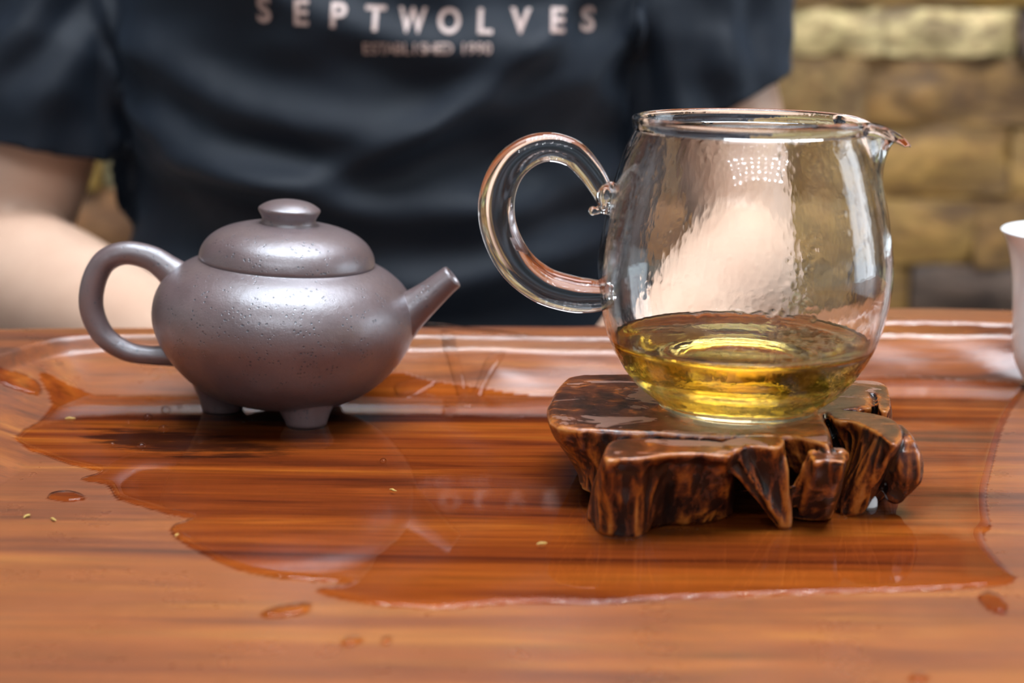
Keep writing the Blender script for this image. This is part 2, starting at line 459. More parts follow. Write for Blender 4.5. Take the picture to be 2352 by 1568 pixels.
def stone_mesh(seed, w_, h_, d_=0.09):
    rnd = random.Random(seed)
    nx, nz = 6, 3; v = []; f = []
    for k in range(nz+1):
        for i in range(nx+1):
            x = (i/nx-0.5)*w_; z = (k/nz-0.5)*h_
            edge = (i in (0, nx)) or (k in (0, nz))
            n = noise.noise(Vector((x*14+seed*3.1, z*20, seed)))
            y = -0.008 + n*0.016 + (0.006 if edge else 0) + rnd.uniform(-0.003, 0.003)
            if edge: x += rnd.uniform(-1, 1)*0.003*(i not in (0, nx)); z += rnd.uniform(-1, 1)*0.0025
            if i in (0, nx) and k in (0, nz): x *= 0.99; z *= 0.97
            v.append((x, y, z))
    n0 = len(v)
    loop = [i for i in range(nx+1)] + [k*(nx+1)+nx for k in range(1, nz+1)] + [nz*(nx+1)+i for i in range(nx-1, -1, -1)] + [k*(nx+1) for k in range(nz-1, 0, -1)]
    for i in loop: v.append((v[i][0]*0.99, d_, v[i][2]*0.98))
    for k in range(nz):
        for i in range(nx):
            a = k*(nx+1)+i; f.append((a, a+1, a+nx+2, a+nx+1))
    m = len(loop)
    for j in range(m):
        a, b = loop[j], loop[(j+1) % m]; f.append((b, a, n0+j, n0+(j+1) % m))
    f.append(tuple(n0+j for j in range(m)))
    me = bpy.data.meshes.new('stone'); me.from_pydata(v, [], f); me.update(); me.materials.append(M['stone'])
    rimset = {frozenset((loop[j], loop[(j+1) % m])) for j in range(m)}
    for e in me.edges:
        if frozenset(e.vertices) in rimset: e.use_edge_sharp = True
    me.polygons.foreach_set('use_smooth', [True]*len(me.polygons)); return me
BR = [(0.25, 0.150, 0.040), (0.20, 0.115, 0.034), (0.30, 0.19, 0.062), (0.17, 0.10, 0.040), (0.27, 0.165, 0.045), (0.23, 0.15, 0.058)]
CREAM = (0.50, 0.42, 0.22); GREY = (0.32, 0.28, 0.20); DARK = (0.075, 0.048, 0.034)
zc = lambda v_, u_=2100: P(u_, v_, Y=WY).z
xc = lambda u_, v_=300: P(u_, v_, Y=WY).x
rows = []   # (z0,z1,[(x0,x1,colour)]) for the courses that show at the right
rows.append((zc(716), zc(606), [(xc(1760, 650), xc(2085, 650), BR[0]), (xc(2085, 650), xc(2500, 650), DARK)]))
rows.append((zc(606), zc(452), [(xc(1730, 500), xc(2230, 500), BR[4]), (xc(2230, 500), xc(2620, 500), BR[1])]))
rows.append((zc(452), zc(290), [(xc(1850), xc(2330), BR[0]), (xc(2330), xc(2680), BR[2])]))
rows.append((zc(290), zc(130), [(xc(1700), xc(1985), BR[5]), (xc(1985), xc(2400), BR[1])]))
rows.append((zc(130), zc(18), [(xc(1740, 60), xc(2030, 60), CREAM), (xc(2030, 60), xc(2338, 60), tuple(a*0.95 for a in CREAM)), (xc(2338, 60), xc(2700, 60), DARK)]))
rr_ = random.Random(3)
z = rows[-1][1]
top_rows = []
while z < zc(0)+0.95:
    h_ = rr_.uniform(0.05, 0.085); top_rows.append((z, z+h_, [])); z += h_
z = rows[0][0]; low_rows = []
while z > -0.40:
    h_ = rr_.uniform(0.05, 0.085); low_rows.append((z-h_, z, [])); z -= h_
allrows = rows + top_rows + low_rows
XL, XR = -0.95, 1.15
bank = {}
def put_stone(x0, x1, z0, z1, col, rnd):
    w_ = x1-x0-0.002; h_ = z1-z0-0.002
    key = rnd.randrange(12)
    if key not in bank: bank[key] = stone_mesh(key, 1.0*0.2, 1.0*0.065)
    o = bpy.data.objects.new('stone', bank[key]); C.objects.link(o)
    o.parent = wall
    o.location = ((x0+x1)/2-wall.location.x, WY-wall.location.y+rnd.uniform(-0.012, 0.012), (z0+z1)/2-wall.location.z)
    o.scale = (w_/0.2, 1, h_/0.065)
    o.rotation_euler = (0, rnd.uniform(-0.012, 0.012), 0)
    o.color = (*col, 1)
for (z0, z1, fixed) in allrows:
    spans = []
    if fixed:
        lo = fixed[0][0]; hi = fixed[-1][1]
        for a in fixed: put_stone(a[0], a[1], z0, z1, a[2], rr_)
        spans = [(XL, lo), (hi, XR)]
    else: spans = [(XL+rr_.uniform(-0.06, 0.06), XR+rr_.uniform(-0.06, 0.06))]
    for a, b in spans:
        x = a
        while x < b-0.03:
            x1 = min(b, x+rr_.uniform(0.14, 0.34))
            if b-x1 < 0.06: x1 = b
            c = rr_.choice(BR+[GREY, CREAM]) if rr_.random() < 0.9 else DARK
            put_stone(x, x1, z0, z1, tuple(q*rr_.uniform(0.8, 1.15) for q in c), rr_); x = x1

# ceiling lamps: rows of round bulbs under a flat plate
bm = bmesh.new(); bmesh.ops.create_icosphere(bm, subdivisions=2, radius=1.0); bme = bpy.data.meshes.new('bulb'); bm.to_mesh(bme); bm.free(); bme.materials.append(M['led'])
def ceiling_lamp(x, y, nx, ny, step, r, label):
    lamp = empty('led_ceiling_lamp', (x, y, CEIL-0.06)); tag(lamp, label, 'lamp')
    v, f = rounded_box(nx*step+0.1, ny*step+0.1, 0.014, 0.004); o = mesh_obj('mounting_plate', v, f, M['ceil'], lamp, smooth=False); o.location = (0, 0, 0.048)
    for i in range(nx):
        for j in range(ny):
            o = bpy.data.objects.new('bulb', bme); C.objects.link(o); o.parent = lamp
            o.location = ((i-(nx-1)/2)*step, (j-(ny-1)/2)*step, -0.02); o.scale = (r, r, r)
ceiling_lamp(0.12, 0.36, 11, 6, 0.13, 0.015, 'flat ceiling lamp with rows of small round bulbs right above the tea table')
ceiling_lamp(0.12, -1.9, 9, 5, 0.26, 0.022, 'flat ceiling lamp with rows of larger round bulbs in front of the tea table')
# window in the right wall
win = empty('window_1', (2.6, 0.75, 0.35)); tag(win, kind='structure')
v, f = rounded_box(0.01, 1.1, 1.7, 0.0); o = mesh_obj('pane', v, f, M['daylight'], win, smooth=False); o.location = (-0.012, 0, 0)
for (y, z_, sy, sz) in ((-0.58, 0, 0.06, 1.82), (0.58, 0, 0.06, 1.82), (0, 0.88, 1.1, 0.06), (0, -0.88, 1.1, 0.06), (0, 0, 0.03, 1.7)):
    v, f = rounded_box(0.05, sy, sz, 0.004); o = mesh_obj('window_frame', v, f, M['ceil'], win, smooth=False); o.location = (-0.025, y, z_)

# ------------------------------------------------------------------ tea table
RIMH = 0.017
rim_px = [(-420, 1180), (-330, 1010), (-190, 890), (-90, 842), (0, 812), (90, 784), (180, 770), (330, 766), (640, 765), (950, 767), (1390, 773), (1560, 764), (1760, 746), (2040, 736), (2340, 743), (2600, 770), (2900, 880), (3050, 1100)]
rim = [P(u, v_, z=RIMH) for u, v_ in rim_px]
rim = [(p.x, p.y) for p in rim]
rim = [(-0.36, 0.10), (-0.335, 0.25)] + rim[1:-1] + [(0.42, 0.30), (0.44, 0.10)]
rimc = catmull(rim, 6)
basin_poly = np.vstack([rimc, [(0.44, -0.3), (-0.36, -0.3)]])
edge_px = [(-500, 772), (0, 752), (500, 748), (1100, 745), (1390, 744), (1700, 724), (2040, 705), (2340, 709), (2900, 722)]
ed = [P(u, v_, z=RIMH) for u, v_ in edge_px]
ex = np.array([-0.62]+[p.x for p in ed]+[0.62]); ey = np.array([ed[0].y-0.02]+[p.y for p in ed]+[ed[-1].y-0.01])
ec = catmull(list(zip(ex, ey)), 8)
def yedge(x): return np.interp(x, ec[:, 0], ec[:, 1])

def S_(x): x = np.clip(x, 0, 1); return x*x*(3-2*x)
SLW = 0.030
def table_h(x, y):
    d, ins, _, _ = poly_dist(x, y, rimc, closed=False)
    _, ins, _, _ = poly_dist(x, y, basin_poly)
    t = np.clip(d/SLW, 0, 1)
    prof = 0.76*(1-t)**1.15*(1+0.35*t) + 0.24*(1-S_(np.clip(d/0.0045, 0, 1)))
    # gentle carved waviness of the slope
    wv = 0.0007*np.sin(x*55+1.3+12*y)*np.sin(t*math.pi) + 0.0004*np.sin(x*140+y*60)*np.sin(t*math.pi)
    h = np.where(ins, RIMH*prof + wv, RIMH)
    return h
wet_px = [(92, 915), (118, 940), (82, 972), (50, 990), (33, 1013), (51, 1029), (102, 1046), (148, 1064), (228, 1085), (184, 1101), (243, 1113), (258, 1132), (272, 1148), (327, 1164), (380, 1180), (437, 1193), (395, 1208), (399, 1232), (455, 1268), (536, 1306), (628, 1327), (720, 1334), (800, 1342), (725, 1356), (780, 1376), (867, 1391), (960, 1397), (1046, 1398), (1200, 1386), (1386, 1389), (1494, 1379), (1788, 1367), (2100, 1358), (2326, 1340),
          (2300, 1294), (2272, 1260), (2260, 1230), (2277, 1211), (2270, 1181), (2266, 1132), (2277, 1083), (2290, 1029), (2304, 985), (2325, 940), (2350, 905), (2340, 880), (2200, 872), (2050, 868), (1800, 880), (1500, 905), (1300, 914), (1200, 912), (1100, 905), (980, 896), (900, 889), (760, 896), (600, 906), (400, 910), (250, 910), (160, 908), (110, 906)]
wet_poly = [P(u, v_, z=0) for u, v_ in wet_px]
wet_poly = catmull_closed([(p.x, p.y) for p in wet_poly], 3)

def px_blob(pts, z=0.0): return catmull_closed([(lambda p: (p.x, p.y))(P(u, v_, z=z)) for u, v_ in pts], 4)
def oval(u, v_, a, b, rot=0.0, k=9, seed=0):
    r = random.Random(seed); pts = []
    for i in range(k):
        t = 2*math.pi*i/k; s = r.uniform(0.88, 1.1)
        x = a*s*math.cos(t); y = b*s*math.sin(t)
        pts.append((u+x*math.cos(rot)-y*math.sin(rot), v_+x*math.sin(rot)+y*math.cos(rot)))
    return pts
drop_list = [
    (px_blob(oval(153, 1141, 46, 11, 0, 9, 1)), 0.0009, 0.0016, 'oval water drop on dry wood left of the pool, below the curved light streak'),
    (px_blob([(597, 1412), (620, 1400), (660, 1391), (705, 1386), (719, 1391), (710, 1405), (670, 1416), (620, 1419)]), 0.0009, 0.0016, 'long slanted water drop on the dry wood in front of the teapot'),
    (px_blob(oval(2282, 1385, 40, 20, 0.5, 9, 3)), 0.0009, 0.0016, 'water drop on dry wood just in front of the pool at far right'),
    (px_blob(oval(808, 1475, 27, 10, -0.2, 9, 4)), 0.0008, 0.0014, 'small water drop near the bottom edge, left one of a close pair'),
    (px_blob(oval(888, 1472, 14, 8, 0, 9, 5)), 0.0008, 0.0012, 'small water drop near the bottom edge, right one of a close pair'),
    (px_blob(oval(2110, 1559, 24, 12, 0, 9, 6)), 0.0008, 0.0014, 'water drop cut by the bottom edge of the photo at the right'),
    (px_blob([(5, 925), (50, 919), (95, 923), (92, 936), (40, 940), (0, 938)]), 0.0008, 0.0014, 'flat water drop at the far left edge of the photo beside the pool')]

xs = np.concatenate([np.linspace(-0.62, -0.27, 40)[:-1], np.linspace(-0.27, 0.27, 520), np.linspace(0.27, 0.62, 40)[1:]])
ts = np.concatenate([np.linspace(0, 0.40, 16)[:-1], np.linspace(0.40, 1.0, 420)])
X, Tt = np.meshgrid(xs, ts); YE = yedge(X)
YY = -0.10 + Tt*(YE+0.10)
Z = table_h(X, YY)
Z = Z - 0.004*(1-np.sqrt(np.clip(1-(1-np.clip((YE-YY)/0.004, 0, 1))**2, 0, 1)))   # rounded outer edge
d, ins, _, _ = poly_dist(X, YY, wet_poly)
wetv = np.where(ins, 1.0, 0.0)
for pts, H, wd, lab in drop_list:
    wetv = np.maximum(wetv, poly_dist(X, YY, pts)[1]*1.0)
dr_, _, _, _ = poly_dist(X, YY, rimc, closed=False); insb = poly_dist(X, YY, basin_poly)[1]
glz = np.where(insb & (wetv < 0.5), 1-S_((dr_-0.030)/0.012), 0.0)*S_((X+0.13)/0.09)
nr, nc = X.shape
verts = np.stack([X, YY, Z], -1).reshape(-1, 3)
idx = np.arange(nr*nc).reshape(nr, nc)
faces = np.stack([idx[:-1, :-1], idx[:-1, 1:], idx[1:, 1:], idx[1:, :-1]], -1).reshape(-1, 4).tolist()
# side skirt and underside
border = list(idx[0, :]) + list(idx[1:, -1]) + list(idx[-1, -2::-1]) + list(idx[-2:0:-1, 0])
n0 = len(verts)
low = verts[border].copy(); low[:, 2] = -0.045
verts = np.vstack([verts, low])
for j in range(len(border)):
    k = (j+1) % len(border)
    faces.append((border[k], border[j], n0+j, n0+k))
faces.append(tuple(n0+j for j in range(len(border))))
tbl = empty('tea_table', (0, 0.25, FLOOR))
tag(tbl, 'reddish brown lacquered wooden tea table with a sunken basin, wet with spilled water', 'table')
o = mesh_obj('tabletop', verts, faces, M['table'], tbl); o.location = (0, -0.25, -FLOOR)
wa = o.data.attributes.new('wet', 'FLOAT', 'POINT')
ga = o.data.attributes.new('glaze', 'FLOAT', 'POINT')
ga.data.foreach_set('value', np.concatenate([glz.reshape(-1), np.zeros(len(border))]).astype(np.float32))
wa.data.foreach_set('value', np.concatenate([wetv.reshape(-1), np.zeros(len(border))]).astype(np.float32))
for sx in (-0.54, 0.54):
    for sy in (-0.04, 0.50):
        v, f = rounded_box(0.07, 0.07, -FLOOR-0.045, 0.006); q = mesh_obj('leg', v, f, M['dark'], tbl, smooth=False)
        q.location = (sx, sy-0.25, (-FLOOR-0.045)/2)
for (sx, sy, wx, wy) in ((0, 0.505, 1.02, 0.02), (0, -0.045, 1.02, 0.02), (-0.545, 0.23, 0.02, 0.48), (0.545, 0.23, 0.02, 0.48)):
    v, f = rounded_box(wx, wy, 0.09, 0.002); q = mesh_obj('apron', v, f, M['dark'], tbl, smooth=False); q.location = (sx, sy-0.25, -FLOOR-0.09)

# ------------------------------------------------------------------ water on the table
def puddle(poly, H, wid, step, name, label, cat='water', group=None, base=None, mt=None):
    poly = np.array(poly)
    x0, y0 = poly.min(0)-step*2; x1, y1 = poly.max(0)+step*2
    gx = np.arange(x0, x1, step); gy = np.arange(y0, y1, step)
    Xg, Yg = np.meshgrid(gx, gy); d, ins, qx, qy = poly_dist(Xg, Yg, poly)
    near = (~ins) & (d < step*1.45)
    keep = ins | near
    Xk = np.where(near, qx, Xg); Yk = np.where(near, qy, Yg)
    t = np.clip(d/wid, 0, 1); hh = np.where(ins, H*np.sqrt(1-(1-t)**2), 0.0)
    zb = table_h(Xk, Yk) if base is None else np.full(Xk.shape, base)
    Zk = zb + 0.00008 + hh
    idm = -np.ones(Xg.shape, int); idm[keep] = np.arange(keep.sum())
    vs = np.stack([Xk[keep], Yk[keep], Zk[keep]], -1)
    f = []
    anyin = ins
    R, Cc = Xg.shape
    for i in range(R-1):
        for j in range(Cc-1):
            q = (idm[i, j], idm[i, j+1], idm[i+1, j+1], idm[i+1, j])
            if min(q) >= 0 and (anyin[i, j] or anyin[i, j+1] or anyin[i+1, j+1] or anyin[i+1, j]): f.append(q)
    c = poly.mean(0); loc = (c[0], c[1], 0.0)
    o = mesh_obj(name, vs, f, mt or M['water'], None, off=loc, orient=False); o.location = loc
    bm = bmesh.new(); bm.from_mesh(o.data); bmesh.ops.remove_doubles(bm, verts=bm.verts, dist=1e-6)
    loose = [x for x in bm.verts if not x.link_faces]; bmesh.ops.delete(bm, geom=loose, context='VERTS'); bm.to_mesh(o.data); bm.free()
    o.data.polygons.foreach_set('use_smooth', [True]*len(o.data.polygons))
    tag(o, label, cat, group); return o
puddle(wet_poly, 0.0009, 0.0022, 0.0011, 'water_puddle', 'wide clear pool of water spread over the basin under teapot and stand', base=0.0)
for pts, H, wd, lab in drop_list: puddle(pts, H, wd, 0.0006, 'water_drop', lab, 'water drop')
# thin runs of water on the far slope
slope_runs = [([(905, 818), (980, 812), (1080, 822), (1180, 836), (1210, 842), (1100, 838), (980, 828), (910, 826)], 'long thin run of water along the far basin slope behind the teapot spout'),
    ([(1010, 832), (1040, 836), (1065, 862), (1082, 880), (1120, 852), (1160, 846), (1150, 856), (1105, 884), (1095, 900), (1060, 902), (1050, 880), (1030, 855)], 'forked trickle of water on the far basin slope between teapot and pitcher'),
    ([(905, 872), (950, 866), (1005, 868), (980, 876), (930, 884)], 'short streak of water on the far slope close to the teapot belly')]
for pts, lab in slope_runs:
    puddle(px_blob(pts, z=0.005), 0.0007, 0.0015, 0.0006, 'water_run', lab, 'water')

# little air bubbles floating on the pool
def bubbles(pts, label, group):
    for u, v_, r in pts:
        p = P(u, v_, z=0.001); r *= mm_
        v, f = lathe([(r, 0), (r*0.92, r*0.35), (r*0.7, r*0.62), (r*0.38, r*0.8), (1e-6, r*0.85)], 16)
        o = mesh_obj('air_bubble', v, f, M['bubble'], orient=False); o.location = (p.x, p.y, 0.00092); tag(o, label, 'bubble', group)
mm_ = 0.001
bubbles([(381, 941, 1.7), (340, 958, 1.7), (295, 969, 0.9), (376, 985, 1.8), (325, 1025, 1.6), (258, 1020, 0.9), (412, 932, 1.0), (560, 968, 1.2), (880, 1058, 1.1), (580, 965, 0.9)], 'tiny air bubble floating on the pool around the teapot', 'bubbles around the teapot')
bubbles([(1392, 1234, 0.8), (1402, 1235, 0.7), (1414, 1236, 0.9), (1425, 1237, 0.7), (1440, 1240, 1.0), (1452, 1240, 0.8), (1532, 1218, 0.8), (1545, 1218, 0.8), (1562, 1217, 0.9), (1578, 1218, 0.7), (1600, 1214, 0.8), (1925, 1186, 0.9), (1940, 1188, 0.8)], 'tiny air bubble at the waterline of the wooden stand', 'bubbles along the wooden stand')
# tea crumbs lying on the wood
for k, (u, v_, s, lab) in enumerate([(162, 965, 9, 'greenish tea crumb floating in the pool left of the teapot'), (64, 1184, 8, 'pale tea crumb on dry wood below the oval water drop'), (124, 1191, 7, 'pale short crumb right of the one below the oval water drop'),
        (1243, 1252, 7, 'yellow tea crumb in the pool left of the wooden stand'), (405, 1233, 5, 'tiny yellow crumb at the left shore of the pool'), (902, 1130, 6, 'yellow fibre in the middle of the pool in front of the teapot')]):
    p = P(u, v_, z=0.0006); r = s*0.00006+0.0002
    v, f = tube([(-2.2*r, 0, 0), (-0.6*r, 0.5*r, 0.2*r), (0.7*r, 0.1*r, 0.1*r), (2.0*r, 0.9*r, 0)], [0.3*r, 0.6*r, 0.55*r, 0.2*r], 6, 2)
    o = mesh_obj('tea_crumb', v, f, M['tealeaf']); o.location = (p.x, p.y, 0.0012 if k in (0, 3, 4, 5) else 0.0005); o.rotation_euler = (0, 0, k*1.1)
    tag(o, lab, 'tea crumb')

# ------------------------------------------------------------------ teapot
TY = 0.527
tc_ = P(656, 760, Y=TY)
TX = tc_.x
pot = empty('teapot', (TX, TY, 0))
tag(pot, 'small unglazed purple-brown clay teapot with round belly, standing in the pool', 'teapot')
TILT = Matrix.Translation((0, 0, 0.035)) @ Matrix.Rotation(math.radians(3.6), 4, 'Y') @ Matrix.Translation((0, 0, -0.035))
mm = 0.001
prof = smooth_prof([(0.1, 4.0), (10, 4.2), (20, 5.6), (28, 8.8), (35, 14.2), (40.8, 21.2), (44.4, 28.5), (45.4, 35.0), (44.2, 41.5), (40.6, 47.0), (35.4, 51.2), (31.0, 53.4), (30.2, 53.8), (29.3, 53.4), (28.6, 52.4), (27.6, 52.0), (20, 52.0)], 5)
def lobes(ph, r, z, i):
    k = 0
    low_ = min(1, max(0, (42-z)/16))*min(1, r/25)
    for a in (-125, -40, 55, 140):
        d = (math.degrees(ph)-a+180) % 360-180
        k += math.exp(-(d/5.5)**2)
    return r*(1-0.011*k*low_), z
v, f = lathe(prof, 180, lobes)
v = [tuple(TILT @ (Vector(p)*mm)) for p in v]
mesh_obj('body', v, f, M['clay'], pot)
lp = smooth_prof([(0.1, 52.8), (20, 52.8), (28.9, 53.0), (29.9, 53.9), (30.1, 55.2), (29.2, 58.2), (26.8, 61.4), (22.5, 64.2), (17, 66.0), (12.5, 66.8), (11.0, 67.0), (10.0, 67.0), (9.2, 66.5), (6, 66.5), (0.1, 66.5)], 5)
v, f = lathe([(r, z) for r, z in lp], 120); v = [tuple(TILT @ (Vector(p)*mm)) for p in v]
lid = mesh_obj('lid', v, f, M['clay'], pot)
kp = smooth_prof([(0.1, 65.6), (9.0, 65.6), (9.6, 66.8), (9.2, 67.8), (9.3, 69.2), (10.3, 71.0), (10.6, 71.9), (10.1, 72.7), (7.5, 74.2), (4, 75.1), (0.1, 75.4)], 5)
v, f = lathe(kp, 72); v = [tuple(TILT @ (Vector(p)*mm)) for p in v]
mesh_obj('knob', v, f, M['clay'], lid)
def W(u, v_, Y, off): p = P(u, v_, Y=Y); return (p.x-off[0], p.y-off[1], p.z-off[2])
ho = (TX, TY, 0)
hp = [(420, 648), (388, 620), (345, 592), (288, 581), (240, 601), (214, 652), (211, 712), (238, 770), (290, 806), (345, 816), (400, 816)]
hr = [46, 34, 29, 27, 27.5, 28, 27.5, 26, 23.5, 22, 26]
sc_ = 0.533/FPX
v, f = tube([W(a, b, TY, ho) for a, b in hp], [r*sc_ for r in hr], 28, 8)
mesh_obj('handle', v, f, M['clay'], pot)
# spout with an open end
sp_ = [(838, 790), (900, 745), (945, 711), (985, 680), (1018, 652), (1038, 636)]
sr = [70, 60, 45, 36, 31, 29]
outer = catmull(np.hstack([np.array([W(a, b, TY-0.002, ho) for a, b in sp_]), np.array(sr).reshape(-1, 1)*sc_]), 6)
ax = outer[-1, :3]-outer[0, :3]; ax /= np.linalg.norm(ax)
e1 = np.cross(ax, (0, 1, 0)); e1 /= np.linalg.norm(e1); e2 = np.cross(ax, e1)
rings = []
def ringv(c, r, k=36): return [c+r*(math.cos(t)*e1+math.sin(t)*e2) for t in np.linspace(0, 2*math.pi, k, endpoint=False)]
for q in outer: rings.append(ringv(q[:3], q[3]))
tip = outer[-1, :3]; rt = outer[-1, 3]
for dz_, dr in ((0.0005, -0.0004), (0.0006, -0.0009), (0.0003, -0.0014), (-0.002, -0.0016), (-0.012, -0.0017)):
    rings.append(ringv(tip+ax*dz_, rt+dr))
v, f = loft(rings); mesh_obj('spout', v, f, M['clay'], pot)
for a in (31, 151, -89):
    R = 0.0200; aa = math.radians(a)
    bx, by = R*math.sin(aa)-0.0018, -R*math.cos(aa)
    rings = []
    for zf, r, out in ((0.0128, 0.0152, -0.003), (0.0095, 0.0118, -0.001), (0.0070, 0.0098, 0), (0.0045, 0.0084, 0.0005), (0.0020, 0.0073, 0.001), (0.0006, 0.0069, 0.001), (0.0, 0.0062, 0.001)):
        rings.append([(bx+math.sin(aa)*out+r*math.cos(t), by-math.cos(aa)*out+0.85*r*math.sin(t), zf) for t in np.linspace(0, 2*math.pi, 28, endpoint=False)])
    v, f = loft(rings); mesh_obj('foot', v, f, M['clay'], pot)

# ------------------------------------------------------------------ root wood stand
ZT = 0.025
def top(pts, z=ZT): return [P(u, v_, z=z) for u, v_ in pts]
def resamp(poly, n=48):
    p = catmull_closed([(q[0], q[1]) for q in poly], 8)
    d = np.r_[0, np.cumsum(np.linalg.norm(np.diff(np.vstack([p, p[:1]]), axis=0), axis=1))]
    pp = np.vstack([p, p[:1]]); s = np.linspace(0, d[-1], n, endpoint=False)
    return np.stack([np.interp(s, d, pp[:, 0]), np.interp(s, d, pp[:, 1])], -1)
def align(a, b):
    best = min(range(len(b)), key=lambda k: np.sum((a-a.mean(0)-np.roll(b, k, 0)+b.mean(0))**2))
    return np.roll(b, best, 0)
def ccw(p): 
    x, y = p[:, 0], p[:, 1]
    return p if np.sum(x*np.roll(y, -1)-y*np.roll(x, -1)) > 0 else p[::-1]
def chunk(tp, bt, zt=ZT, zb=0.0, curve=1.0, bulge=0.0, lev=9, rnd=0.0012):
    """closed lump from a flat top outline down to a bottom outline"""
    A = ccw(resamp(tp)); B = align(A, ccw(resamp(bt)))
    rings = []
    cA = A.mean(0)
    rings.append([(x, y, zt) for x, y in cA+(A-cA)*(1-rnd*25)])
    for k in range(lev+1):
        t = k/lev; tt = t**curve
        Q = A*(1-tt)+B*tt; c = Q.mean(0); Q = c+(Q-c)*(1+bulge*math.sin(math.pi*t))
        rings.append([(x, y, zt-rnd+(zb-zt+rnd)*t) for x, y in Q])
    return loft(rings)
parts = []
main_t = top([(1300, 864), (1360, 858), (1500, 856), (1700, 853), (1880, 862), (1960, 876), (2000, 892), (2004, 930), (1960, 938), (1895, 948), (1908, 985), (1908, 1022), (1880, 1018), (1850, 1004), (1760, 1000), (1640, 1000), (1500, 992), (1400, 988), (1320, 985), (1270, 975), (1256, 955), (1262, 915)])
main_b = top([(1430, 950), (1700, 940), (1950, 960), (1960, 1060), (1880, 1120), (1700, 1130), (1500, 1140), (1352, 1135), (1330, 1090), (1350, 1000)], 0.004)
parts.append(chunk(main_t, main_b, zb=0.004, curve=1.25))
parts.append(chunk(top([(1384, 1040), (1402, 1012), (1450, 1005), (1540, 1006), (1640, 1010), (1692, 1022), (1672, 1046), (1600, 1041), (1540, 1042), (1480, 1050), (1430, 1052), (1394, 1056)]),
                   [P(u, v_, z=0) for u, v_ in [(1352, 1165), (1352, 1195), (1378, 1228), (1440, 1238), (1476, 1234), (1500, 1215), (1560, 1212), (1640, 1200), (1680, 1180), (1640, 1120), (1500, 1110), (1380, 1130)]], curve=0.85, bulge=0.01))
# fin wedge: two ridges meeting in a point
parts.append(chunk(top([(1660, 1012), (1720, 1000), (1795, 1002), (1800, 1016), (1780, 1026), (1720, 1022), (1690, 1032)], ZT+0.0005),
                   [P(u, v_, z=0.001) for u, v_ in [(1786, 1190), (1800, 1180), (1814, 1188), (1812, 1205), (1800, 1211), (1788, 1205)]], zt=ZT+0.0005, zb=0.001, curve=1.0))
parts.append(tube([P(1788, 1014, z=0.0232), P(1796, 1060, z=0.020), P(1800, 1115, z=0.013), P(1803, 1165, z=0.006), P(1801, 1200, z=0.0015)], [0.0016, 0.0016, 0.0018, 0.0022, 0.0024], 12, 5))
parts.append(tube([P(1662, 1036, z=0.0222), P(1690, 1075, z=0.019), P(1730, 1125, z=0.012), P(1765, 1165, z=0.006), P(1790, 1195, z=0.002)], [0.0022, 0.0016, 0.0014, 0.0014, 0.0016], 12, 5))
# small block right of the fin
parts.append(chunk(top([(1858, 1040), (1880, 1034), (1920, 1036), (1944, 1042), (1940, 1060), (1905, 1056), (1870, 1056)], 0.0225),
                   [P(u, v_, z=0.001) for u, v_ in [(1812, 1170), (1860, 1160), (1905, 1168), (1910, 1190), (1880, 1196), (1822, 1190)]], zt=0.0225, zb=0.001, curve=1.2))
parts.append(tube([P(1866, 1048, z=0.0215), P(1846, 1085, z=0.017), P(1826, 1125, z=0.011), P(1812, 1160, z=0.006)], [0.0020, 0.0014, 0.0013, 0.0015], 12, 5))
parts.append(tube([P(1880, 1048, z=0.0185), P(1930, 1048, z=0.019)], [0.0025, 0.0025], 12, 3))
# right lobe
parts.append(chunk(top([(1905, 940), (1985, 944), (2045, 957), (2068, 978), (2072, 1004), (2050, 1018), (2010, 990), (1960, 968), (1915, 962)]),
                   [P(u, v_, z=0.0) for u, v_ in [(1915, 1150), (1915, 1178), (1955, 1187), (1985, 1180), (2005, 1160), (2050, 1138), (2075, 1105), (2040, 1060), (1960, 1080)]], curve=0.9, bulge=0.03))
parts.append(tube([P(2062, 996, z=0.0205), P(2074, 1030, z=0.019), P(2076, 1080, z=0.0125), P(2056, 1130, z=0.006)], [0.003, 0.0045, 0.006, 0.0035], 14, 5))
# far right corner lump
parts.append(chunk(top([(1940, 874), (2000, 872), (2032, 880), (2043, 900), (2044, 940), (2020, 940), (2010, 900), (1960, 892)]),
                   [P(u, v_, z=0.0) for u, v_ in [(1960, 950), (2010, 945), (2040, 960), (2045, 1040), (2020, 1060), (1980, 1040)]], curve=1.0))
me = union_remesh(parts, 0.00065, 2, 0.5)
sc0 = np.array([P(1680, 1060, z=0).x, 0.446])
bm = bmesh.new(); bm.from_mesh(me); bm.normal_update()
for vtx in bm.verts:
    n = vtx.normal; side = max(0.0, 1-abs(n.z)*1.15)
    if side > 0 and vtx.co.z < 0.0245:
        p = vtx.co
        a = math.atan2(p.y-sc0[1], p.x-sc0[0])
        s = p.x*1.0+p.y*0.5
        g = noise.noise(Vector((p.x*260, p.y*260, p.z*38+a)))           # vertical gullies
        g2 = noise.noise(Vector((p.x*90+5, p.y*90, p.z*22)))
        dep = -0.0015*abs(g)*1.3 + 0.0016*g2
        fade = min(1, (ZT-p.z)/0.004)
        vtx.co += n*dep*side*max(0, fade)
    else:
        vtx.co.z += 0.00025*noise.noise(Vector((vtx.co.x*70, vtx.co.y*70, 3)))*(1 if vtx.co.z > 0.01 else 0)
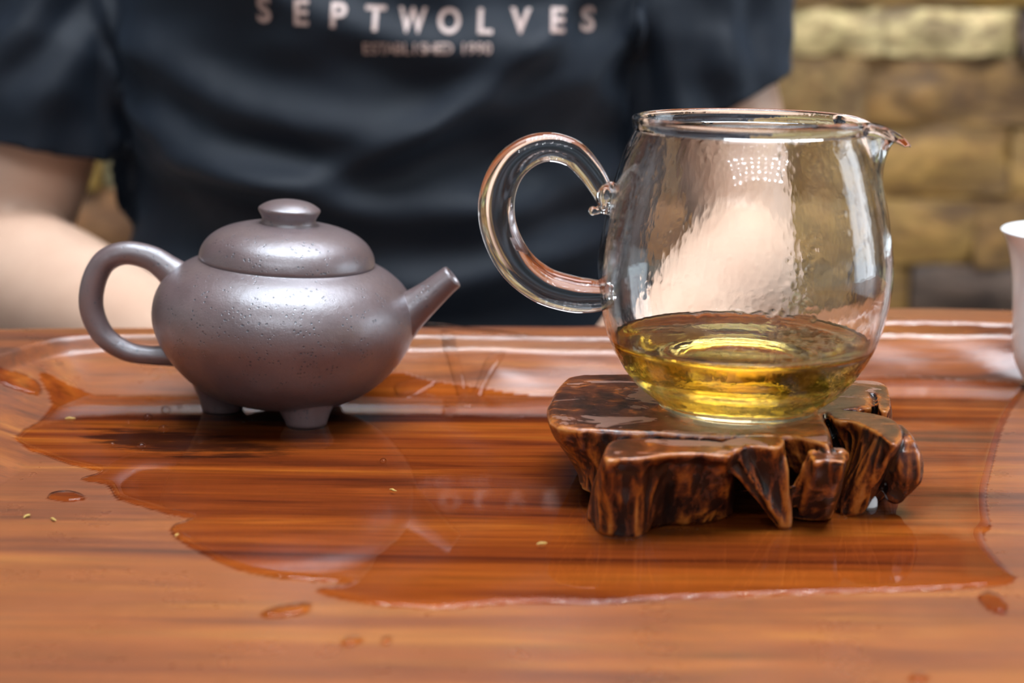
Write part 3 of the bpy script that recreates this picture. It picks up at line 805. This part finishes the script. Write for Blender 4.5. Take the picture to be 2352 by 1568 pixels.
# carve the open gaps between fin and blocks and the deep front gullies
gull = [(1535, 1060, 1545, 1215, 0.0030, 0.0022), (1600, 1060, 1590, 1205, 0.0022, 0.0010), (1490, 1060, 1485, 1225, 0.0016, 0.0010)]
for (u0, v0, u1, v1, wd, dp) in gull:
    a = P(u0, v0, z=0.022); b = P(u1, v1, z=0.0)
    for vtx in bm.verts:
        if vtx.co.z < 0.0243 and vtx.co.y < 0.425:
            t = (0.022-vtx.co.z)/0.022; xx = a.x+(b.x-a.x)*t
            k = math.exp(-((vtx.co.x-xx)/wd)**2)
            vtx.co.y += dp*k*min(1, (0.0243-vtx.co.z)/0.003)
for vtx in bm.verts:
    if vtx.co.z < 0.0: vtx.co.z = 0.0
bm.to_mesh(me); bm.free()
stand_o = (float(sc0[0]), float(sc0[1]), 0.0)
me.transform(Matrix.Translation((-stand_o[0], -stand_o[1], 0)))
stand = empty('wooden_stand', stand_o)
tag(stand, 'gnarled dark brown lacquered root wood stand under the glass pitcher', 'stand')
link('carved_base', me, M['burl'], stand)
q = P(1992, 1170, z=0)
v, f = lathe(smooth_prof([(0.1, 0), (3.0, 0.0), (3.3, 1.2), (2.8, 3.2), (0.1, 4.4)], 3), 20)
o = mesh_obj('foot_pad', [tuple(Vector(p)*mm) for p in v], f, M['clear'], stand); o.location = (q.x-stand_o[0], q.y-stand_o[1]+0.002, 0); o['label'] = 'milky white foot pad'

# ------------------------------------------------------------------ glass pitcher and tea
JY = 0.446
JX = P(1694, 960, Y=JY).x
jb = ZT + 0.0006
jug = empty('glass_pitcher', (JX, JY, jb))
tag(jug, 'clear glass serving pitcher with looped handle, partly filled, on the wooden stand', 'pitcher')
sil = [(1505, 1888, 948), (1490, 1903, 920), (1462, 1936, 880), (1426, 1974, 835), (1394, 2010, 770), (1374, 2033, 690), (1367, 2041, 610), (1379, 2034, 520), (1400, 2019, 430), (1428, 2000, 350), (1452, 1980, 300)]
op = []
for ul, ur, v_ in sil:
    a = P(ul, v_, Y=JY); b = P(ur, v_, Y=JY)
    r = (b.x-a.x)/2; D = math.hypot((a.x+b.x)/2, JY); r = r*D/math.hypot(D, r)
    op.append((r, (a.z+b.z)/2-jb))
rimz = P(1712, 268, Y=JY).z-jb
r0 = 0.0332
print('jug profile', [(round(a*1000, 1), round(b*1000, 1)) for a, b in op], 'rim', rimz*1000)
rb = op[0][0]
outer_pts = [(rb*0.72, 0.0012), (rb*0.86, 0.0002), (rb*0.95, 0.0003), (rb*1.0, 0.0018)] + [p for p in op if p[1] > 0.004] + [(r0*1.0, rimz-0.004), (r0+0.0004, rimz-0.0022), (r0+0.0006, rimz-0.0008), (r0, rimz), (r0-0.0012, rimz+0.0002), (r0-0.0022, rimz-0.0008), (r0-0.0023, rimz-0.0028)]
T = 0.0017
inner = [(r-T, z) for r, z in op if z > 0.010][::-1]
inner = [(r, z) for r, z in inner if z < rimz-0.006]
base_in = [(rb*1.06, 0.0088), (rb*0.86, 0.0054), (rb*0.62, 0.0044), (rb*0.35, 0.0052), (0.0, 0.0058)]
under = [(0.0, 0.0034), (rb*0.35, 0.0030), (rb*0.6, 0.0020)]
full = smooth_prof(under+outer_pts+inner+base_in, 5)
def spout(ph, r, z, i):
    d = (ph+math.pi) % (2*math.pi)-math.pi
    k = max(0.0, 1-(d/0.50)**2)**1.25; k2 = math.exp(-(abs(d)/0.55)**2)
    hh = min(1, max(0, (z-(rimz-0.019))/0.019))
    hh2 = hh**1.7
    return r+0.0112*k*hh2+0.0018*k2*hh2, z-0.0078*k*k*hh**5-0.0006*k2*hh**2
vv, ff = lathe(full, 160, spout)
bm = bmesh.new()
bvs = [bm.verts.new(p) for p in vv]
for q in ff:
    bm.faces.new([bvs[i] for i in q])
bmesh.ops.remove_doubles(bm, verts=bm.verts, dist=2e-6)
print('open edges', sum(x.is_boundary for x in bm.edges))
if bm.calc_volume(signed=True) < 0: bmesh.ops.reverse_faces(bm, faces=bm.faces[:])
me = bpy.data.meshes.new('body'); bm.to_mesh(me); bm.free()
link('body', me, M['glassw'], jug)
jo = (JX, JY, jb); sj = 0.4535/FPX
jp = [(1380, 678), (1352, 678), (1310, 674), (1245, 653), (1185, 604), (1147, 530), (1141, 455), (1165, 390), (1210, 350), (1262, 337), (1315, 352), (1352, 388), (1376, 425), (1386, 452), (1384, 474), (1372, 483), (1362, 484)]
jr = [36, 40, 42.5, 43, 43, 42, 41.5, 39, 36, 33, 31, 29, 26, 21, 13, 9, 10.5]
v, f = tube([W(a, b, JY, jo) for a, b in jp], [r*sj for r in jr], 32, 7)
mesh_obj('handle', v, f, M['glass'], jug)
v, f = tube([W(1402, 428, JY, jo), W(1394, 440, JY, jo), W(1390, 478, JY, jo)], [0.0016, 0.0026, 0.0018], 14, 5)
mesh_obj('handle_weld', v, f, M['glass'], jug)
# tea
lv = P(1700, 776, Y=JY).z-jb
e = 0.0002
def inr(z):
    zz = [p[1] for p in op]; rr = [p[0] for p in op]; return np.interp(z, zz, rr)-T
inn = smooth_prof(inner+base_in, 5)[::-1]
tp_ = [(r+(e if r > 0.002 else 0), z-e) for r, z in inn if z < lv-0.0002]
rl = tp_[-1][0]
tp_ += [(rl+0.0004, lv+0.0006), (rl-0.0004, lv+0.0003), (rl-0.0012, lv), (rl*0.8, lv-0.0001), (rl*0.4, lv-0.0001), (0.0, lv-0.0001)]
vv, ff = lathe(tp_, 128)
bm = bmesh.new(); bvs = [bm.verts.new(p) for p in vv]
for q in ff: bm.faces.new([bvs[i] for i in q])
bmesh.ops.remove_doubles(bm, verts=bm.verts, dist=2e-6)
print('open edges', sum(x.is_boundary for x in bm.edges))
if bm.calc_volume(signed=True) < 0: bmesh.ops.reverse_faces(bm, faces=bm.faces[:])
me = bpy.data.meshes.new('tea'); bm.to_mesh(me); bm.free()
tea = link('tea', me, M['tea']); tea.location = (JX, JY, jb)
tag(tea, 'golden yellow tea filling the lower quarter of the glass pitcher', 'tea')

# ------------------------------------------------------------------ white cup at the right
CY = 0.565
cz = table_h(np.array([[0.21]]), np.array([[CY]]))[0, 0]
rl_ = P(2306, 545, Y=CY)
cupR = 0.031; CX = rl_.x+cupR
zr = P(2500, 533, Y=CY).z
print('cup', CX, zr)
cup = empty('tea_cup', (CX, CY, 0.0))
tag(cup, 'white flared porcelain tea cup cut off by the right edge of the photo', 'cup')
cz = max(cz, 0.0)
H_ = zr-cz
pr = [(0.1*mm, 0.003), (0.0150, 0.003), (0.0155, 0.0002), (0.0172, 0.0), (0.0178, 0.0025), (0.0200, 0.006), (0.0232, 0.014), (0.0246, H_*0.5), (0.0262, H_*0.75), (0.0286, H_*0.92), (0.0308, H_*0.985), (0.0309, H_), (0.0298, H_*0.995), (0.0268, H_*0.90), (0.0240, H_*0.70), (0.0225, H_*0.45), (0.0205, 0.014), (0.015, 0.008), (0.1*mm, 0.0065)]
v, f = lathe(smooth_prof(pr, 4), 96)
o = mesh_obj('bowl', v, f, M['white'], cup); o.location = (0, 0, cz)

# ------------------------------------------------------------------ person
PX = -0.078; PY = 0.93
def ell(cx, cy, z, a, b, n=40, p=2.3):
    out = []
    for t in np.linspace(0, 2*math.pi, n, endpoint=False):
        c, s = math.cos(t), math.sin(t)
        out.append((cx+a*math.copysign(abs(c)**(2/p), c), cy+b*math.copysign(abs(s)**(2/p), s), z))
    return out
def torso(rows_, n=40):
    d = catmull([r for r in rows_], 5)
    return loft([ell(r[1], r[2], r[0], r[3], r[4], n) for r in d])
# z, cx, cy, half width, half depth
tors = [(-0.24, PX, PY+0.02, 0.150, 0.110), (-0.14, PX, PY+0.01, 0.158, 0.120), (-0.04, PX, PY, 0.150, 0.118), (0.05, PX, PY, 0.146, 0.112), (0.13, PX, PY, 0.158, 0.115), (0.20, PX, PY+0.005, 0.172, 0.105), (0.25, PX, PY+0.01, 0.150, 0.085), (0.285, PX, PY+0.02, 0.085, 0.062)]
# arms: joints from the photograph
shL = (PX-0.170, PY, 0.215); shR = (PX+0.156, PY, 0.215)
elL = tuple(P(-10, 612, Y=0.885)); elR = tuple(P(1728, 600, Y=0.885))
wrL = tuple(P(430, 815, Y=0.735)); wrR = tuple(P(1480, 800, Y=0.735))
def lerp(a, b, t): return tuple(a[i]+(b[i]-a[i])*t for i in range(3))
def addv(a, b): return tuple(a[i]+b[i] for i in range(3))
def arm_parts(sh, el, wr, s, q_=1.0):
    up = tube([sh, lerp(sh, el, 0.3), lerp(sh, el, 0.65), lerp(sh, el, 0.9), addv(el, (0, 0.004, -0.01))], [0.050*q_, 0.046*q_, 0.043*q_, 0.038*q_, 0.036*q_], 24, 5)
    fo = tube([addv(el, (0, 0.010, -0.008)), lerp(el, wr, 0.18), lerp(el, wr, 0.42), lerp(el, wr, 0.72), wr], [0.035, 0.039, 0.037, 0.031, 0.026], 24, 5)
    d = np.array(wr)-np.array(el); d /= np.linalg.norm(d); d2 = np.array([d[0]*0.9, d[1]*0.55, -0.30]); d2 /= np.linalg.norm(d2)
    side = np.cross(d2, (0, 0, 1)); side /= np.linalg.norm(side); nrm = np.cross(side, d2)
    w0 = np.array(wr); palm = []
    c1 = w0+d2*0.045
    rings = []
    for t, a, b in ((-0.01, 0.026, 0.020), (0.02, 0.032, 0.017), (0.055, 0.040, 0.015), (0.085, 0.041, 0.013), (0.095, 0.036, 0.010)):
        rings.append([tuple(w0+d2*t+side*a*math.cos(q)+nrm*b*math.sin(q)) for q in np.linspace(0, 2*math.pi, 24, endpoint=False)])
    out = [up, fo, loft(rings)]
    for k, (off, L_, r) in enumerate(((-0.030, 0.066, 0.0088), (-0.010, 0.076, 0.0094), (0.010, 0.071, 0.009), (0.029, 0.055, 0.0078))):
        b0 = w0+d2*0.080+side*off*s
        dirs = [d2, d2*0.85-nrm*0.5, d2*0.45-nrm*0.9]
        pts = [b0]; 
        for q, fr in zip(dirs, (0.42, 0.32, 0.26)):
            q = q/np.linalg.norm(q); pts.append(pts[-1]+q*L_*fr)
        out.append(tube([tuple(x) for x in pts], [r, r*0.95, r*0.88, r*0.75], 12, 4))
    b0 = w0+d2*0.025-side*0.026*s
    pts = [b0, b0+d2*0.028-side*0.020*s-nrm*0.006, b0+d2*0.055-side*0.022*s-nrm*0.012]
    out.append(tube([tuple(x) for x in pts], [0.013, 0.0105, 0.0085], 12, 4))
    return out
HZ = 0.445; HYc = PY+0.005
def headpart():
    d = catmull([(HZ-0.118, 0.032, 0.040, -0.040), (HZ-0.105, 0.046, 0.052, -0.030), (HZ-0.07, 0.060, 0.075, -0.012), (HZ-0.03, 0.069, 0.088, 0.0), (HZ+0.01, 0.074, 0.094, 0.002), (HZ+0.05, 0.073, 0.092, 0.006), (HZ+0.085, 0.060, 0.076, 0.008), (HZ+0.108, 0.036, 0.046, 0.008), (HZ+0.116, 0.010, 0.012, 0.008)], 4)
    return loft([ell(PX, HYc+r[3], r[0], r[1], r[2], 40, 2.1) for r in d])
def blob(c, r, sc=(1, 1, 1)):
    bm = bmesh.new(); bmesh.ops.create_uvsphere(bm, u_segments=16, v_segments=10, radius=r)
    v = [(x.co.x*sc[0]+c[0], x.co.y*sc[1]+c[1], x.co.z*sc[2]+c[2]) for x in bm.verts]; bm.verts.index_update()
    f = [[x.index for x in q.verts] for q in bm.faces]; bm.free(); return v, f
fy = HYc-0.088
bparts = [torso([(a, b, c, d-0.010, e_-0.010) for a, b, c, d, e_ in tors]), headpart(),
          tube([(PX, PY+0.02, 0.25), (PX, PY+0.012, 0.30), (PX, PY+0.005, 0.37)], [0.062, 0.056, 0.055], 24, 4),
          tube([(PX, fy-0.004, HZ+0.012), (PX, fy-0.014, HZ-0.012), (PX, fy-0.019, HZ-0.026)], [0.007, 0.009, 0.012], 12, 3),
          blob((PX-0.012, fy-0.008, HZ-0.028), 0.009), blob((PX+0.012, fy-0.008, HZ-0.028), 0.009),
          tube([(PX-0.035, fy+0.004, HZ+0.022), (PX, fy-0.002, HZ+0.020), (PX+0.035, fy+0.004, HZ+0.022)], [0.007, 0.008, 0.007], 10, 3),
          tube([(PX-0.022, fy+0.004, HZ-0.056), (PX, fy-0.006, HZ-0.052), (PX+0.022, fy+0.004, HZ-0.056)], [0.003, 0.006, 0.003], 10, 3),
          tube([(PX-0.018, fy+0.005, HZ-0.064), (PX, fy-0.005, HZ-0.064), (PX+0.018, fy+0.005, HZ-0.064)], [0.003, 0.007, 0.003], 10, 3),
          blob((PX-0.075, HYc+0.004, HZ-0.005), 0.02, (0.35, 0.8, 1.6)), blob((PX+0.075, HYc+0.004, HZ-0.005), 0.02, (0.35, 0.8, 1.6))]
bparts += arm_parts(shL, elL, wrL, 1) + arm_parts(shR, elR, wrR, -1, 0.90)
# clavicle bridge so limbs join the trunk
bparts.append(tube([shL, (PX, PY, 0.225), shR], [0.045, 0.07, 0.045], 20, 4))
body_me = union_remesh(bparts, 0.0042, 3, 0.5)
person = empty('person', (PX, PY, -0.24))
tag(person, 'person in a navy black printed t-shirt sitting behind the tea table, arms lowered', 'person')
body_me.transform(Matrix.Translation((-PX, -PY, 0.24)))
link('body', body_me, M['skin'], person)
for sx in (-0.031, 0.031):
    v, f = blob((sx, fy+0.009-PY, HZ+0.004+0.24), 0.0125, (1.1, 1, 0.7)); mesh_obj('eye', v, f, M['eye'], person)
hp_ = [blob((PX, HYc+0.012, HZ+0.045), 0.1, (0.80, 0.97, 0.82))]
hm = union_remesh(hp_, 0.006, 1)
bm = bmesh.new(); bm.from_mesh(hm)
dl = [x for x in bm.verts if x.co.z < HZ+0.045 and x.co.y < HYc-0.02 or x.co.z < HZ-0.02]
bmesh.ops.delete(bm, geom=dl, context='VERTS')
for x in bm.verts: x.co += x.normal*0.004*noise.noise(x.co*60)
bm.to_mesh(hm); bm.free(); hm.transform(Matrix.Translation((-PX, -PY, 0.24)))
link('hair', hm, M['hair'], person)

# shirt: trunk and sleeves in one cloth, cut open at hems and neck
def sleeve(sh, el, R0, R1):
    e_ = lerp(sh, el, 0.72)
    return tube([addv(sh, (-0.05 if sh[0] < PX else 0.0, 0, 0.0)) if False else addv(sh, (0.03 if sh[0] < PX else -0.03, 0, 0.005)), sh, lerp(sh, el, 0.35), e_, lerp(sh, el, 0.9)], [R0*0.9, R0, (R0+R1)/2, R1, R1], 28, 5)
sparts = [torso(tors, 48), sleeve(shL, elL, 0.063, 0.064), sleeve(shR, elR, 0.058, 0.053), tube([shL, (PX, PY, 0.222), shR], [0.052, 0.075, 0.052], 20, 4)]
sme = union_remesh(sparts, 0.0042, 6, 0.6)
bm = bmesh.new(); bm.from_mesh(sme); bm.normal_update()
def cut(keep):
    dl = [x for x in bm.verts if not keep(x.co)]
    bmesh.ops.delete(bm, geom=dl, context='VERTS')
hemL_c = Vector(lerp(shL, elL, 0.66)); hemR_c = Vector(lerp(shR, elR, 0.60))
def hem(sel, co, no):
    fs = [x for x in bm.faces if sel(x.calc_center_median())]
    geom = fs + list({e for x in fs for e in x.edges}) + list({v for x in fs for v in x.verts})
    bmesh.ops.bisect_plane(bm, geom=geom, plane_co=co, plane_no=no, clear_outer=True)
hem(lambda c: c.x < PX-0.150 and c.z < 0.17, hemL_c, Vector((-0.26, 0.0, -1.0)).normalized())
hem(lambda c: c.x > PX+0.150 and c.z < 0.17, hemR_c, Vector((0.50, 0.0, -1.0)).normalized())
def keep(c):
    if math.hypot(c.x-PX, (c.y-PY-0.01)*1.1) < 0.066 and c.z > 0.24: return False
    if c.z < -0.20: return False
    return True
cut(keep)
def folds(c, n):
    x = c.x-PX; z_ = c.z
    fr = max(0.0, -n.y)
    h = 0.0
    if abs(x) < 0.15:
        # smile shaped drapes across the front
        for (x0, zz, kx, wd, am) in ((0.0, 0.075, 2.6, 0.013, 0.0075), (0.04, 0.030, 1.9, 0.014, 0.0085), (-0.03, -0.012, 1.2, 0.012, 0.0080), (0.07, 0.115, 2.2, 0.012, 0.0060), (0.02, -0.055, -0.8, 0.014, 0.009), (-0.07, 0.045, 3.0, 0.010, 0.006)):
            zc_ = zz + kx*(x-x0)**2 + 0.006*noise.noise(Vector((x*14, zz*40, 1)))
            h += 1.7*am*math.exp(-((z_-zc_)/wd)**2)*fr
        # creases running down from the armpits
        for sgn in (-1, 1):
            t = (0.16-z_); xl = sgn*(0.135-0.28*t-0.8*t*t)
            h += 0.007*math.exp(-((x-xl)/0.010)**2)*max(0, min(1, t*12))*fr*max(0, 1-t*5)
    h += 0.0085*noise.noise(Vector((c.x*9, c.y*9, c.z*26+c.x*16)))
    h += 0.0034*noise.noise(Vector((c.x*24, c.y*20, c.z*50)))
    if abs(x) > 0.15: h += 0.0055*math.sin((c.z*80+abs(x)*150)+3*noise.noise(c*18))*0.6
    return h
for x in bm.verts: x.co += x.normal*folds(x.co, x.normal)
bmesh.ops.smooth_vert(bm, verts=bm.verts, factor=0.5, use_axis_x=True, use_axis_y=True, use_axis_z=True)
bm.to_mesh(sme)
bm.normal_update()
bvh = BVHTree.FromBMesh(bm)
bm.free()
sme.transform(Matrix.Translation((-PX, -PY, 0.24)))
shirt = link('shirt', sme, M['shirt'], person)
sd = shirt.modifiers.new('cloth', 'SOLIDIFY'); sd.thickness = 0.0016; sd.offset = -1

# lettering printed on the chest
def glyph(ch, size, bold):
    cu = bpy.data.curves.new('t', 'FONT'); cu.body = ch; cu.size = size; cu.offset = bold; cu.align_x = 'CENTER'; cu.resolution_u = 4
    o = bpy.data.objects.new('t', cu); C.objects.link(o)
    dg = bpy.context.evaluated_depsgraph_get(); dg.update()
    me = bpy.data.meshes.new_from_object(o.evaluated_get(dg)); bpy.data.objects.remove(o)
    bm = bmesh.new(); bm.from_mesh(me); bmesh.ops.triangulate(bm, faces=bm.faces[:])
    bmesh.ops.subdivide_edges(bm, edges=[e for e in bm.edges if e.calc_length() > size*0.25], cuts=2)
    bmesh.ops.triangulate(bm, faces=bm.faces[:])
    v = [tuple(x.co) for x in bm.verts]; bm.verts.index_update(); f = [[x.index for x in q.verts] for q in bm.faces]; bm.free()
    return v, f
def chest_y(x, z_):
    hit = bvh.ray_cast(Vector((x, 0.5, z_)), Vector((0, 1, 0)))
    return hit[0].y if hit[0] else PY-0.115
def print_line(name, items, size, bold):
    V = []; F = []
    for ch, u, v_, sx, rot in items:
        p = P(u, v_, Y=0.812)
        gv, gf = glyph(ch, size, bold); k = len(V)
        for a in gv:
            ax_, az_ = a[0]*sx, a[1]-size*0.35
            X_ = p.x+ax_*math.cos(rot)-az_*math.sin(rot); Z_ = p.z+ax_*math.sin(rot)+az_*math.cos(rot)
            V.append((X_-PX, chest_y(X_, Z_)-0.0011-PY, Z_+0.24))
        F += [tuple(i+k for i in q) for q in gf]
    o = mesh_obj(name, V, F, M['ink'], shirt, smooth=False, orient=False)
    return o
xs_ = [605, 692, 777, 862, 947, 1031, 1112, 1196, 1282, 1356]; ys_ = [21, 28, 34, 41, 45, 47, 48, 47, 46, 44]
print_line('brand_lettering', [(c, u, v_, {'W': 0.72, 'O': 0.84, 'V': 0.9}.get(c, 0.95), math.radians(-1.5)) for c, u, v_ in zip('SEPTWOLVES', xs_, ys_)], 0.0178, 0.0004)
txt = 'ESTABLISHED 1990'; it = []
for i, c in enumerate(txt):
    if c != ' ': it.append((c, 842+i*18.6, 111, 1.0, 0))
print_line('small_lettering', it, 0.0082, 0.00012)

# trousers, shoes and stool
seat_z = -0.27
tp2 = [torso([(-0.27, PX, PY+0.02, 0.165, 0.13), (-0.20, PX, PY+0.02, 0.165, 0.13), (-0.165, PX, PY+0.02, 0.160, 0.122)])]
for s in (-1, 1):
    tp2.append(tube([(PX+s*0.085, PY+0.02, -0.195), (PX+s*0.105, PY-0.18, -0.185), (PX+s*0.12, PY-0.38, -0.19), (PX+s*0.12, PY-0.41, -0.26), (PX+s*0.115, PY-0.38, -0.42), (PX+s*0.11, PY-0.34, -0.64)], [0.085, 0.078, 0.062, 0.060, 0.056, 0.045], 24, 5))
tm = union_remesh(tp2, 0.007, 3); tm.transform(Matrix.Translation((-PX, -PY, 0.24))); link('trousers', tm, M['trousers'], person)
for s in (-1, 1):
    sm_ = union_remesh([tube([(PX+s*0.11, PY-0.30, -0.675), (PX+s*0.11, PY-0.38, -0.68), (PX+s*0.115, PY-0.50, -0.695)], [0.040, 0.042, 0.028], 20, 5)], 0.006, 2)
    bm = bmesh.new(); bm.from_mesh(sm_)
    for x in bm.verts: x.co.z = max(x.co.z, FLOOR+0.001)
    bm.to_mesh(sm_); bm.free(); sm_.transform(Matrix.Translation((-PX, -PY, 0.24))); link('shoe', sm_, M['hair'], person)
st = empty('stool', (PX, PY+0.02, FLOOR)); tag(st, 'square dark wooden stool under the seated person, hidden behind the tea table', 'stool')
v, f = rounded_box(0.36, 0.30, 0.04, 0.008); o = mesh_obj('seat', v, f, M['dark'], st, smooth=False); o.location = (0, 0, 0.43-0.02)
for sx in (-1, 1):
    for sy in (-1, 1):
        v, f = rounded_box(0.035, 0.035, 0.39, 0.004); o = mesh_obj('leg', v, f, M['dark'], st, smooth=False); o.location = (sx*0.15, sy*0.12, 0.195)
